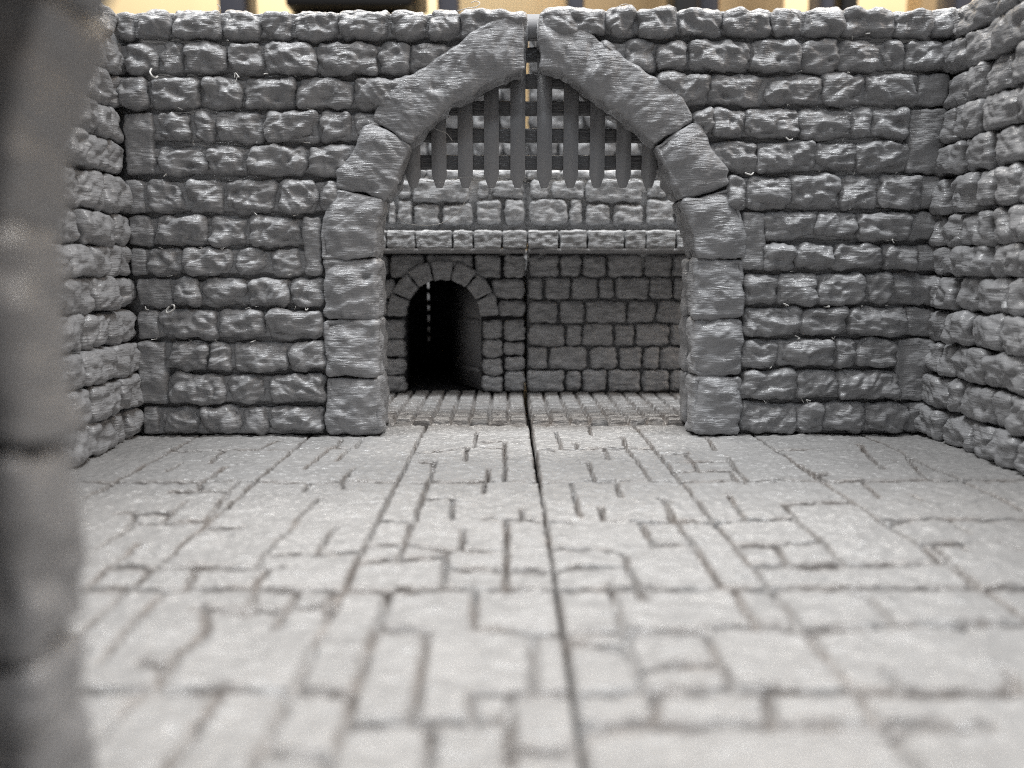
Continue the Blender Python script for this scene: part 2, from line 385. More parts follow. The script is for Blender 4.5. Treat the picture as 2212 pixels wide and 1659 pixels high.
# ------------------------------------------------------------------ portcullis
YG = 19.28
pc = thing('portcullis', 'raised grey printed portcullis with pointed bars hanging in the gate arch', 'portcullis', (GX, YG, 5.5))
ct = [1210.4, 1287, 1363.7, 1440, 1517, 1594.5, 1671.5, 1748.6, 1825.6, 1900.8]
for c in ct:
    x, zt = onY(c, 549.6, YG); _, zs = onY(c, 513, YG); w = .170
    i = abs(x-GX)
    ztop = 8.9
    b = MB(); y0, y1 = YG, YG+.09; bv = .005
    out = [(x-w, ztop), (x-w, zs), (x-w*.50, zt+.025), (x-w*.40, zt), (x+w*.40, zt), (x+w*.50, zt+.025), (x+w, zs), (x+w, ztop)]
    cx = x
    ins = [(cx+(p-cx)*(1-bv/w), q+(bv if q < zs+.001 else 0)) for p, q in out]
    n = len(out)
    v = [(p, y0+bv, q) for p, q in out]+[(p, y0, q) for p, q in ins]+[(p, y1, q) for p, q in out]
    bb = b.n; b.v.append(np.array(v)); b.n += 3*n
    b.f.append(np.array([list(range(n, 2*n))])); b.f.append(np.array([list(range(3*n-1, 2*n-1, -1))]))
    b.f.append(np.array([(j, (j+1) % n, (j+1) % n+n, j+n) for j in range(n)])); b.f.append(np.array([((j+1) % n, j, j+2*n, (j+1) % n+2*n) for j in range(n)]))
    b.build('bar', M_BARS, pc, smooth=False)
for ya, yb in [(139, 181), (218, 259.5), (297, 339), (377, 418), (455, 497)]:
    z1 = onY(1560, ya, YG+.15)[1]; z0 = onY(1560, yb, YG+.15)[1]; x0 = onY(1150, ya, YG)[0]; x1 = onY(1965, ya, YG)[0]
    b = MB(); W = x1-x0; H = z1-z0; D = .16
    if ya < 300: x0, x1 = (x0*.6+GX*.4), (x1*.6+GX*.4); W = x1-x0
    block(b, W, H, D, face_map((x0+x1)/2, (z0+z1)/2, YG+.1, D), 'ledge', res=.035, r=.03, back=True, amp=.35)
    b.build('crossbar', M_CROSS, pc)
z1 = onY(1560, 34, YG-.3)[1]; z0 = onY(1560, 103, YG-.3)[1]
b = MB(); b.box((GX-2, YG-.12, z0), (GX+2, YG+.2, z1)); b.build('top_bar', M_BARS, pc, smooth=False)
# stray strands of filament
def strand(pts, Y, r, parent, n=30): 
    b = MB(); c = [(onY(x, y, Y+dy)[0], Y+dy, onY(x, y, Y+dy)[1]) for x, y, dy in pts]
    tube(b, spline(c, n), r); return b
strand([(1155, 625, 0), (1200, 656, .05), (1290, 655, .1), (1350, 610, .1), (1380, 548, 0)], YG-.05, .0075, pc).build('filament_strand', M_STRAND, pc)
strand([(1258, 369, 0), (1290, 383, -.1), (1308, 390, -.1), (1325, 412, -.1)], YG-.15, .007, pc).build('filament_strand', M_STRAND, pc)
wb = MB()
g = np.random.default_rng(3)
for i in range(70):
    xa = g.uniform(1190, 1880); ln = g.uniform(30, 110); ya = g.normal(523, 6); yb = g.normal(523, 9); dy = g.uniform(.0, .2)
    c = [(xa, ya, dy), (xa+ln*.5, (ya+yb)/2+g.uniform(-5, 7), dy), (xa+ln, yb, dy)]
    c = [(onY(x, y, YG+d)[0], YG+d, onY(x, y, YG+d)[1]) for x, y, d in c]; tube(wb, spline(c, 10), g.uniform(.003, .006), 4)
for i in range(14):
    xa = g.uniform(1300, 1850); ya = g.choice([350, 430, 505])+g.uniform(-6, 20); ln = g.uniform(-45, 45)
    c = [(xa, ya, .12), (xa+ln*.5, ya+g.uniform(5, 25), .12), (xa+ln, ya+g.uniform(0, 35), .12)]
    c = [(onY(x, y, YG+d)[0], YG+d, onY(x, y, YG+d)[1]) for x, y, d in c]; tube(wb, spline(c, 10), .003, 4)
o = wb.build('stringing', M_STRAND, pc); o['kind'] = 'stuff'
# curls of filament on the stones
def curl(pts, Y, r, par):
    b = MB(); c = [(onY(x, y, Y+d)[0], Y+d, onY(x, y, Y+d)[1]) for x, y, d in pts]; tube(b, spline(c, 26), r, 6)
    return b.build('filament_curl', M_STRAND, par)
curl([(444, 201, -.1), (440, 212, -.2), (447, 224, -.22), (456, 228, -.12), (462, 224, 0)], YS, .02, gate_l)
curl([(504, 893, -.1), (510, 895, -.2), (510, 905, -.2), (500, 913, -.2), (490, 917, -.18), (488, 908, -.15), (497, 898, -.15)], YS, .02, gate_l)
curl([(1340, 32, 0), (1370, 24, -.1), (1395, 20, -.1), (1406, 10, -.05), (1395, 3, 0), (1380, 8, 0)], YS, .008, gate_l)
curl([(636, 12, 0), (645, 22, 0), (642, 33, 0)], YS, .008, gate_l)
curl([(690, 240, -.2), (696, 222, -.15)], YS, .006, gate_l)
curl([(2302, 402, -.3), (2312, 410, -.3), (2322, 408, -.25)], YS, .016, gate_r)
curl([(1790, 30, 0), (1830, 12, 0), (1852, 22, 0)], YS, .007, gate_r)
curl([(2183, 507, -.2), (2200, 512, -.25), (2207, 506, -.2)], YS, .018, gate_r)
for rr, par in ((gate_l, rowsL), (gate_r, rowsR)):       # drooping blobs beneath courses
    wb = MB(); 
    for i in range(28):
        ra = par[g.integers(0, 12)]; lo, hi = ((420, 930) if rr is gate_l else (2200, 2650)); xa = g.uniform(lo, hi); ya = ra[1]+g.uniform(-4, 2)
        c = [(xa+g.uniform(-10, 10), ya+g.uniform(-6, 9), g.uniform(-.12, .1)) for _ in range(3)]
        c = [(onY(x, y, YS+d)[0], YS+d, onY(x, y, YS+d)[1]) for x, y, d in c]; tube(wb, spline(c, 9), g.choice([.004, .006, .012]), 5)
    o = wb.build('stringing', M_STRAND, rr); o['kind'] = 'stuff'

# ------------------------------------------------------------------ floor tiles
segs = []
def S(o, s, L): 
    for a, b, c, d in L:
        p = onZ(o[0]+a/s, o[1]+b/s); q = onZ(o[0]+c/s, o[1]+d/s); segs.append((*p, *q))
S((200, 1250), 1.58, [(1220, 95, 1100, 185), (1320, 190, 1270, 250), (1262, 60, 1240, 95), (1360, 55, 1330, 100), (1280, 120, 1245, 155), (1100, 100, 1330, 98), (1890, 20, 1885, 75), (1845, 110, 1840, 155), (1890, 72, 2015, 72), (2020, 72, 2022, 240), (1660, 163, 1700, 165),
 (1690, 170, 1675, 245), (1945, 200, 1943, 240), (1645, 120, 1880, 98), (985, 60, 870, 105), (520, 170, 470, 200), (730, 185, 640, 240), (560, 110, 900, 108), (700, 130, 660, 165),
 (1120, 255, 1095, 290), (1120, 262, 1265, 262), (1265, 262, 1270, 285), (1160, 330, 1050, 440), (1050, 455, 910, 590), (1235, 460, 1155, 570), (910, 590, 1340, 575), (910, 590, 860, 650),
 (750, 460, 800, 460), (590, 660, 560, 725), (350, 655, 760, 650), (760, 652, 980, 655), (1665, 250, 1605, 430), (1450, 435, 1600, 440), (1590, 445, 1555, 545), (1560, 548, 1730, 560),
 (1780, 330, 1775, 420), (1750, 330, 1800, 340), (1930, 250, 1925, 310), (2100, 380, 2095, 425), (1930, 430, 2090, 430), (2025, 440, 2030, 570), (2030, 580, 2025, 660), (1750, 570, 1735, 725),
 (1830, 475, 1820, 550), (1740, 570, 1940, 570), (1330, 630, 1720, 600), (1950, 655, 2020, 665), (215, 260, 150, 300), (360, 255, 610, 255), (610, 255, 610, 290), (540, 350, 430, 445),
 (230, 400, 320, 400), (320, 405, 280, 455), (280, 450, 560, 440), (200, 520, 140, 560), (330, 640, 370, 665), (130, 700, 330, 540), (90, 740, 270, 740), (480, 300, 560, 300), (740, 300, 640, 430)])
S((1500, 1250), 1.4747, [(190, 20, 210, 80), (335, 5, 340, 35), (270, 65, 280, 85), (475, 45, 495, 90), (495, 95, 545, 150), (545, 150, 590, 225), (380, 95, 400, 95), (400, 100, 415, 145), (130, 95, 460, 92),
 (300, 155, 330, 158), (170, 95, 180, 105), (330, 158, 345, 200), (840, 45, 880, 100), (780, 150, 800, 185), (780, 150, 930, 148), (930, 130, 970, 190), (730, 190, 940, 190), (960, 215, 970, 235),
 (640, 120, 760, 115), (1250, 170, 1310, 200), (1320, 205, 1370, 200), (1640, 140, 1660, 150), (1500, 80, 1600, 180), (1700, 120, 1760, 200), (1150, 100, 1320, 100),
 (255, 240, 295, 385), (265, 235, 440, 228), (450, 235, 470, 300), (385, 350, 395, 400), (395, 402, 690, 408), (640, 310, 680, 320), (670, 345, 700, 405), (660, 330, 690, 400), (550, 410, 610, 515),
 (700, 410, 790, 510), (790, 510, 870, 640), (620, 518, 780, 510), (390, 525, 470, 545), (480, 550, 520, 640), (170, 405, 250, 410), (190, 620, 280, 600), (940, 300, 990, 380), (880, 410, 1200, 395),
 (1180, 345, 1250, 420), (1180, 340, 1390, 325), (1250, 420, 1430, 580), (980, 515, 1350, 500), (1135, 515, 1190, 600), (1060, 600, 1400, 600), (980, 235, 1000, 245), (1640, 420, 1740, 400),
 (1740, 400, 2212, 400), (1800, 515, 2000, 500), (1930, 505, 1960, 530), (1510, 235, 1580, 300), (1725, 295, 1760, 310), (1900, 420, 1960, 450), (1430, 595, 1900, 585), (1830, 530, 1960, 640), (2130, 505, 2180, 520)])
S((200, 1650), 1.4747, [(810, 100, 800, 170), (550, 185, 660, 205), (600, 210, 595, 285), (950, 195, 1110, 190), (940, 200, 890, 285), (1110, 190, 1140, 220), (1390, 110, 1240, 530), (1390, 110, 1470, 95),
 (1000, 540, 1240, 560), (1240, 560, 1120, 880), (860, 810, 1110, 830), (1490, 285, 1560, 300), (1550, 320, 1510, 540), (1755, 100, 1750, 270), (1760, 275, 2120, 300), (2015, 420, 2010, 550),
 (1750, 560, 2100, 550), (1910, 560, 1905, 880), (1750, 560, 1735, 680), (1740, 680, 1200, 690), (1560, 690, 1550, 880), (310, 420, 430, 445), (430, 450, 370, 560), (90, 550, 950, 545), (300, 590, 100, 770),
 (640, 600, 430, 870), (560, 330, 470, 390), (340, 200, 150, 400), (2000, 810, 2160, 800)])
S((1500, 1650), 1.4747, [(420, 95, 490, 290), (490, 290, 510, 370), (300, 340, 500, 360), (520, 380, 560, 530), (540, 90, 570, 150), (760, 290, 830, 300), (830, 300, 930, 480), (550, 470, 680, 440),
 (930, 540, 1200, 545), (300, 560, 930, 545), (975, 140, 1050, 260), (1310, 300, 1640, 265), (1600, 200, 1650, 265), (1490, 140, 1540, 145), (620, 610, 615, 680), (350, 720, 600, 690), (1110, 610, 1140, 690),
 (600, 690, 1650, 690), (1550, 560, 2200, 545), (1700, 730, 1830, 700), (850, 270, 1290, 275), (1950, 700, 2060, 680), (1620, 470, 1680, 540), (2150, 480, 2190, 550), (1890, 270, 1960, 290), (1640, 265, 2000, 262), (210, 290, 300, 290)])
segs = [t for t in segs]
XSEAM = [-9.3, -4.47, .61, 5.69, 10.3]; YSEAM = [-.8, 4.28, 9.40, 14.42, 19.86]
XGR = [-7.01, -1.93, 3.15, 8.23]
def close_joints(sg, reach=.75):
    walls = list(sg)+[(x, -1, x, 20) for x in XSEAM+XGR]+[(-10, y, 11, y) for y in YSEAM]; add = []
    for si, (ax, ay, bx, by) in enumerate(sg):
        for (px, py), (qx, qy) in (((ax, ay), (bx, by)), ((bx, by), (ax, ay))):
            dx, dy = px-qx, py-qy; L = math.hypot(dx, dy)+1e-9
            if abs(dx) > abs(dy): dx, dy = math.copysign(1, dx), 0.0
            else: dx, dy = 0.0, math.copysign(1, dy)
            best = None
            for wi, (cx, cy, ex, ey) in enumerate(walls):
                if wi == si: continue
                rx, ry = ex-cx, ey-cy; den = dx*ry-dy*rx
                if abs(den) < 1e-6: continue
                t = ((cx-px)*ry-(cy-py)*rx)/den; u = ((cx-px)*dy-(cy-py)*dx)/den
                if .0 < t < reach and -.02 < u < 1.02 and (best is None or t < best): best = t
            if best is not None and best > .03: add.append((px, py, px+dx*best, py+dy*best))
    return np.array(list(sg)+add)
def segdist(x, y, sg, wob):
    d = np.full(x.shape, 9.0)
    for ax, ay, bx, by in sg:
        if max(ax, bx)+.4 < x.min() or min(ax, bx)-.4 > x.max() or max(ay, by)+.4 < y.min() or min(ay, by)-.4 > y.max(): continue
        vx, vy = bx-ax, by-ay; L = vx*vx+vy*vy+1e-9
        t = np.clip(((x-ax)*vx+(y-ay)*vy)/L, 0, 1)
        d = np.minimum(d, np.hypot(x-ax-t*vx, (y-ay-t*vy)*.5))
    return d
segs = close_joints(segs)
def grid_sheet(mb, X, Y, Zt, bottom):
    ny, nx = X.shape; v = np.stack([X.ravel(), Y.ravel(), Zt.ravel()], 1)
    i = np.arange(ny*nx).reshape(ny, nx); f = np.stack([i[:-1, :-1], i[:-1, 1:], i[1:, 1:], i[1:, :-1]], -1).reshape(-1, 4)
    rim = np.concatenate([i[0, :], i[1:, -1], i[-1, -2::-1], i[-2:0:-1, 0]])
    vb = v[rim].copy(); vb[:, 2] = bottom; m = len(rim); k = np.arange(m); base = len(v)
    sk = np.stack([rim, base+k, base+(k+1) % m, rim[(k+1) % m]], 1)
    mb.add(np.vstack([v, vb]), np.vstack([f, sk]))
    mb.f.append(np.array([list(range(base+m-1, base-1, -1))])+(mb.n-base-m))
names_x = ['far left', 'left middle', 'right middle', 'far right']
names_y = ['under the camera', 'in the blurred foreground', 'across the middle of the room', 'against the foot of the gate wall']
for j in range(4):
    for i in range(4):
        if j == 0 and i > 1: continue
        g1, g2 = .022, .022
        gp = .026 if j == 3 else .002
        xa, xb = XSEAM[i]+(gp if i == 2 else .008), XSEAM[i+1]-(gp if i == 1 else .008)
        ya, yb = YSEAM[j]+.012, YSEAM[j+1]-.012
        res = .026 if j == 3 else (.03 if j == 2 else .045)
        xs = np.linspace(xa, xb, int((xb-xa)/res)); ys = np.linspace(ya, yb, int((yb-ya)/res)); X, Y = np.meshgrid(xs, ys)
        P = np.stack([X.ravel(), Y.ravel(), np.zeros(X.size)], 1)
        wx = (nz(P, .35, 5.3)*.035+nz(P, .12, 9.1)*.02).reshape(X.shape); wy = (nz(P, .35, 15.3)*.04+nz(P, .12, 29.1)*.03).reshape(X.shape)
        Xw, Yw = X+wx, Y+wy
        d = segdist(Xw, Yw, segs, 0)
        for xg_ in XGR: d = np.minimum(d, np.abs(X+wx*.7-xg_)+.002)
        dm = Y*0+9
        mid = (YSEAM[j]+YSEAM[j+1])/2
        if j in (1,): pass
        d = np.minimum(d, np.minimum(np.minimum(Xw-xa, xb-Xw), np.minimum(Yw-ya, yb-Yw)*.5)+.012)
        wv = .020+.030*nz(P, .5, 44).reshape(X.shape)
        h = np.clip((d-wv)/.026, 0, 1); prof = np.sqrt(np.clip(1-(1-h)**2, 0, 1))
        rel = (.045*nz(P, (.75, .6, 1), 3.7)+.030*ridge(P, (.5, .28, 1), 13.7)+.026*nz(P, (.22, .12, 1), 23.7)+.022*nz(P, (.16, .06, 1), 33.7)+.026*nz(P, (.11, .05, 1), 53.7)).reshape(X.shape)*1.2
        Z = -.21+.21*prof+rel*(.3+.7*prof)-.012
        if j == 3: Z = np.where(Y > 18.3, Z-.01, Z)
        mb = MB(); grid_sheet(mb, X, Y, Z, -.55)
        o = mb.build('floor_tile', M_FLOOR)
        lab = '%s grey paved floor tile %s' % (names_x[i], names_y[j])
        tag(o, lab, 'floor tile', 'printed paved floor tiles')
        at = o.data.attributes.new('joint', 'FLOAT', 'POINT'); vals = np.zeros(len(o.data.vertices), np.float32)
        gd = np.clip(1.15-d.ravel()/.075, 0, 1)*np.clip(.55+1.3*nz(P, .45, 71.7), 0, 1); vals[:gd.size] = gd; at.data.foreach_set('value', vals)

# cobbled tiles beyond the gate
for sgn, lab in ((-1, 'left cobbled floor tile beyond the arch, in front of the small doorway'), (1, 'right cobbled floor tile beyond the arch, left and right edges hidden by the wall')):
    xa, xb = (-5.0, GX-.05) if sgn < 0 else (GX+.05, 6.2)
    ya, yb = 19.93, 24.9
    xs = np.arange(xa, xb, .032); ys = np.arange(ya, yb, .034); X, Y = np.meshgrid(xs, ys); P = np.stack([X.ravel(), Y.ravel(), X.ravel()*0], 1)
    wx = (nz(P, .3, 2.2)*.05+nz(P, .1, 2.2)*.02).reshape(X.shape); wy = (nz(P, .3, 12.2)*.08).reshape(X.shape)
    cw = .475; c = (X+wx-(xa if sgn > 0 else xb))/cw; ci = np.floor(c); dx = np.minimum(c-ci, 1-(c-ci))*cw
    rowl = .50+.10*np.sin(ci*7.3); r = (Y+wy-ya)/rowl+np.sin(ci*12.9)*3.1; ri = np.floor(r); dy = np.minimum(r-ri, 1-(r-ri))*rowl*.40
    d = np.minimum(np.minimum(dx, dy), 9); h = np.clip((d-.030)/.04, 0, 1); prof = np.sqrt(np.clip(1-(1-h)**2, 0, 1))
    Z = -.05+.15*prof+(.03*nz(P, (.2, .1, 1), 3)+.02*ridge(P, (.15, .07, 1), 9)).reshape(X.shape)*prof
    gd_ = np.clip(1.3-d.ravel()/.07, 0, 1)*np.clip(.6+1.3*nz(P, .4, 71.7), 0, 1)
    mb = MB(); grid_sheet(mb, X, Y, Z, -.55)
    if sgn > 0: lab = 'right cobbled floor tile beyond the arch, below the plain stone wall'
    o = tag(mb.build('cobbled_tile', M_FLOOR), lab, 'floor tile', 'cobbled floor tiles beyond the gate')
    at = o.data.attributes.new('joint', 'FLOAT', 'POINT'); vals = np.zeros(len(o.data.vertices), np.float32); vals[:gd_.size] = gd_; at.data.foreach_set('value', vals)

# ------------------------------------------------------------------ building behind the gate
YD = 24.45
def Zt(r, sx, sy, Y): return onY(r[0]+sx/2.212, r[1]+sy/2.212, Y)
O2 = (1050, 500)
dw = thing('door_wall', 'dark grey printed wall with a small arched doorway, seen through the gate', 'door wall', (-2, 25, 0))
mb = MB()
def rect(mb, x0, x1, y0, y1, yf, D, style='soft', off=0, **k):
    a, z1 = onY(O2[0]+x0/2.212, O2[1]+y0/2.212, yf); b_, z0 = onY(O2[0]+x1/2.212, O2[1]+y1/2.212, yf)
    block(mb, b_-a-.045, z1-z0-.03, D, face_map((a+b_)/2, (z0+z1)/2, yf, D), style, res=.035, r=.12, resd=.08, **dict(dict(amp=.85), **k))
for x0, x1, y0, y1 in [(800, 937, 965, 1090), (800, 937, 1095, 1210), (800, 937, 1217, 1330), (797, 935, 1336, 1436), (943, 1081, 965, 1105), (943, 1080, 1110, 1200), (943, 1080, 1206, 1296), (943, 1080, 1303, 1436),
   (900, 1082, 840, 945), (860, 1078, 705, 832), (200, 432, 545, 700), (438, 740, 545, 640), (748, 925, 545, 702), (943, 1086, 545, 696), (60, 192, 545, 696), (60, 245, 703, 832), (60, 200, 840, 943),
   (155, 305, 965, 1090), (155, 305, 1095, 1211), (158, 308, 1217, 1330), (158, 308, 1336, 1440), (10, 150, 965, 1100), (10, 150, 1106, 1200), (10, 150, 1206, 1300), (10, 150, 1306, 1440),
   (-200, 55, 545, 696), (-200, 55, 703, 832), (-200, 55, 840, 943), (-200, 5, 965, 1100), (-200, 5, 1106, 1300), (-200, 5, 1306, 1440)]:
    rect(mb, x0, x1, y0, y1, YD, .3)
mb.build('stonework', M_BACK, dw)
cxd, zsd = Zt(O2, 548, 945, YD); rd = Zt(O2, 788, 945, YD)[0]-cxd; ro = Zt(O2, 908, 945, YD)[0]-cxd
for k in range(7):
    a0 = math.pi-k*math.pi/7-.02; a1 = math.pi-(k+1)*math.pi/7+.02
    vb = MB(); O_ = [(cxd+ro*math.cos(a), zsd+ro*math.sin(a)) for a in np.linspace(a0, a1, 5)]; I_ = [(cxd+rd*math.cos(a), zsd+rd*math.sin(a)) for a in np.linspace(a0, a1, 5)]
    W = ro-rd; H = (ro+rd)/2*abs(a0-a1)
    block(vb, W, H, .5, strip_map(O_, I_, W, H, .5, YD-.14), 'soft', res=.045, r=.05, resd=.08, back=True, amp=.6)
    vb.build('arch_stone', M_BACK, dw)
ZL = 4.22
arc = [(cxd+(rd+.04)*math.cos(a), zsd+(rd+.04)*math.sin(a)) for a in np.linspace(0, math.pi, 21)]
cb = MB()
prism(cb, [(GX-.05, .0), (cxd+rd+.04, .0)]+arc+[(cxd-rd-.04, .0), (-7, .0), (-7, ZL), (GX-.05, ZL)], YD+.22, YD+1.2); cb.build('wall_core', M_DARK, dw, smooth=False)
# open door leaf hinged at the right jamb, turned inwards
dl = MB(); hx = cxd+rd-.02; th = math.radians(62); wd = 2*rd*.92
def P_(u, t): return (hx-u*math.cos(th)+t*math.sin(th), YD+.5+u*math.sin(th)+t*math.cos(th))
us = [0, 0]+list(np.linspace(0, wd, 15))+[wd]
out = [(0, .12)]+[(u, zsd+math.sqrt(max(.0004, rd*rd-(rd-u)**2))-.05) for u in np.linspace(0, wd, 15)]+[(wd, .12)]
n = len(out); v = [(*P_(u, 0), z) for u, z in out]+[(*P_(u, .14), z) for u, z in out]
dl.v.append(np.array(v)); dl.n += 2*n; dl.f.append(np.array([list(range(n))])); dl.f.append(np.array([list(range(2*n-1, n-1, -1))])); dl.f.append(np.array([((q+1) % n, q, q+n, (q+1) % n+n) for q in range(n)]))
dlo = dl.build('door', M_DOOR, dw, smooth=False)
for zz in (.62, 2.1):
    hb = MB(); q = [P_(.02, -.05), P_(wd*.9, -.05), P_(wd*.9, -.005), P_(.02, -.005)]
    v = [(x, y, z) for z in (zz, zz+.16) for x, y in q]; hb.add(v, [(0, 1, 2, 3)[::-1], (4, 5, 6, 7), (0, 1, 5, 4), (1, 2, 6, 5), (2, 3, 7, 6), (3, 0, 4, 7)])
    ho = hb.build('strap_hinge', M_DOOR, dw, smooth=False); ho.parent = dlo
# dark room behind the doorway, its rear wall in two panels with a chink between them
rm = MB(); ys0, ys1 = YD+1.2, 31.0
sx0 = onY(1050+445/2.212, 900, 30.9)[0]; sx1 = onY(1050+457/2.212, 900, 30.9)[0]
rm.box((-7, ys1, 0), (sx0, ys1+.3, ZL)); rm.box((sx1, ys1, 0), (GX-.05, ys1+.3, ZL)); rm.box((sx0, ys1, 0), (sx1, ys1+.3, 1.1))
for q_ in (1.25, 1.62, 2.05, 2.42, 2.86, 3.3, 3.72): rm.box((sx0-.02, ys1-.1, q_), (sx1+.02, ys1+.2, q_+.2)); rm.box((-7.2, ys0, 0), (-7, ys1+.3, ZL)); rm.box((GX-.25, ys0, 0), (GX-.05, ys1, ZL))  # blocks added across the chink to break up its light
rp = MB(); rp.box((-6.5, 38, -.5), (GX-.3, 38.3, ZL)); rp.build('added_chink_backing', M_DOOR, dw, smooth=False)  # panel added behind the chink to set the tone of its light
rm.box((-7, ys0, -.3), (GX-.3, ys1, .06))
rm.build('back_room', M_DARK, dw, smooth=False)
g = np.random.default_rng(21)

rw = thing('rear_wall', 'dark grey printed coursed stone wall under the ledge, right of the small doorway', 'stone wall', (3.5, 25, 0))
mb = MB()
R6 = [[(1105, 1300), (1310, 1445), (1455, 1607), (1617, 1847), (1857, 2032), (2040, 2200)], [(1100, 1197), (1208, 1372), (1382, 1552), (1560, 1660), (1670, 1885), (1890, 2037), (2045, 2200)],
      [(1100, 1292), (1303, 1467), (1473, 1740), (1745, 1927), (1938, 2200)], [(1100, 1337), (1345, 1447), (1452, 1652), (1663, 1787), (1797, 2017), (2025, 2200)],
      [(1100, 1227), (1238, 1487), (1500, 1680), (1690, 1837), (1848, 1947), (1955, 2200)], [(1095, 1337), (1345, 1442), (1450, 1612), (1622, 1832), (1840, 2017), (2025, 2200)]]
RY = [(545, 688), (692, 836), (845, 990), (994, 1137), (1143, 1288), (1293, 1438)]
for rr, (y0, y1) in zip(R6, RY):
    for x0, x1 in rr+[(2210, 2420), (2430, 2600)]: rect(mb, x0, x1, y0, y1, YD, .34, amp=.85)
mb.build('stonework', M_BACK, rw)
cb = MB(); cb.box((GX+.05, YD+.22, 0), (7.5, YD+6, ZL)); cb.build('wall_core', M_CORE, rw, smooth=False)

# ledges (walkway slabs) with a bright course along the edge
YL = 23.1
def ledge(x0, x1, label, xs):
    t = thing('ledge', label, 'ledge', ((x0+x1)/2, YL+1, ZL), 'printed walkway ledges')
    zb = onY(1560, 500+505/2.212, YL)[1]; zt = onY(1560, 500+388/2.212, YL)[1]
    b = MB(); b.box((x0, YL+.04, ZL+.0), (x1, YL+8, zb)); b.build('slab', M_BARS, t, smooth=False)
    b = MB()
    for a, c in xs:
        a = onY(1050+a/2.212, 700, YL)[0]; c = onY(1050+c/2.212, 700, YL)[0]
        block(b, c-a-.005, zt-zb, 1.2, face_map((a+c)/2, (zt+zb)/2, YL, 1.2), 'ledge', res=.035, r=.05, resd=.12, amp=1.2)
    b.build('edge_stones', M_LIGHT, t)
    return zt
zt = ledge(-7, GX-.04, 'left printed stone ledge above the small doorway', [(-190, 0), (5, 180), (185, 366), (370, 602), (612, 742), (748, 928), (936, 1092)])
ledge(GX+.04, 7.5, 'right printed stone ledge above the plain stone wall', [(1102, 1297), (1306, 1482), (1490, 1722), (1732, 1865), (1870, 2057), (2065, 2250), (2260, 2460)])
YU = 23.95
def parapet(x0, x1, label, items, core):
    t = thing('parapet', label, 'parapet', ((x0+x1)/2, YU+.5, zt), 'printed parapets behind the portcullis')
    b = MB()
    for a, c, y0, y1, st in items:
        rect(b, a, c, y0, y1, YU-(.06 if st == 'flat' else 0), .3, style='flat' if st == 'flat' else 'soft')
    b.build('stonework', M_LIGHT, t)
    ztop = onY(1560, 500+40/2.212, YU+.3)[1]
    b = MB(); b.box((x0, YU+.2, zt-.1), (x1, YU+.7, ztop)); b.build('wall_core', M_LIGHT, t, smooth=False)
    b = MB()
    n = int((x1-x0)/.9)
    for k in range(n):
        w = (x1-x0)/n; block(b, w-.03, .25, .6, face_map(x0+w*(k+.5), ztop+.05, YU+.08, .6), 'soft', res=.05, r=.08, resd=.1, back=True)
    b.build('coping', M_LIGHT, t)
parapet(-7, GX-.003, 'left grey printed parapet above the ledge, behind the portcullis points', [(190, 242, 185, 352, ''), (250, 352, 185, 352, ''), (360, 527, 215, 355, ''), (538, 742, 215, 355, ''), (763, 928, 185, 350, ''), (945, 1077, 185, 348, ''),
   (250, 345, 60, 180, ''), (348, 722, 50, 205, 'flat'), (768, 852, 60, 178, ''), (862, 1072, 60, 178, ''), (20, 180, 185, 350, ''), (20, 240, 60, 178, ''), (-180, 10, 185, 350, ''), (-180, 10, 60, 178, '')], 0)
parapet(GX+.003, 7.5, 'right grey printed parapet above the ledge, behind the portcullis points', [(1108, 1355, 183, 355, ''), (1368, 1457, 185, 352, ''), (1473, 1637, 215, 355, ''), (1648, 1847, 215, 355, ''), (1868, 2050, 185, 352, ''), (2060, 2200, 185, 352, ''),
   (1110, 1237, 60, 178, ''), (1250, 1466, 60, 182, ''), (1472, 1847, 50, 205, 'flat'), (1870, 2000, 60, 178, ''), (2010, 2200, 60, 178, ''), (2210, 2400, 60, 178, ''), (2210, 2400, 185, 352, '')], 0)
# tall far wall
def far_wall(x0, x1, label, Y, ztop):
    t = thing('far_wall', label, 'stone wall', ((x0+x1)/2, Y, ZL), 'blurred far walls')
    b = MB(); g = np.random.default_rng(int(abs(x0)*10)+3); z = ZL+.7
    while z < ztop:
        x = x0
        while x < x1-.2:
            w = min(g.choice([.7, 1.1, 1.5])*g.uniform(.9, 1.1), x1-x); block(b, w-.06, .86, .5, face_map(x+w/2, z+.45, Y+g.uniform(-.08, .06), .5), 'rough', res=.09, r=.2, resd=.12, back=True, amp=1.3); x += w
        z += .98
    b.build('stonework', M_LIGHT, t)
    b = MB(); b.box((x0, Y+.38, ZL+.7), (x1, Y+1.3, z-.25)); b.build('wall_core', M_CORE, t, smooth=False)
far_wall(-7, onY(1537, 300, 31)[0], 'left blurred stone wall far behind the portcullis, seen between its left bars', 31, 11.8)
far_wall(onY(1551, 300, 31)[0], 7.5, 'right blurred stone wall far behind the portcullis, seen between its right bars', 31, 11.8)

fw = [o for o in bpy.data.objects if o.name.startswith('far_wall')][0]
g_ = MB(); g_.box((onY(1520, 300, 31.4)[0], 31.45, ZL+.7), (onY(1570, 300, 31.4)[0], 32.2, 8.6)); g_.build('joint_strip', M_LIGHT, fw, smooth=False)
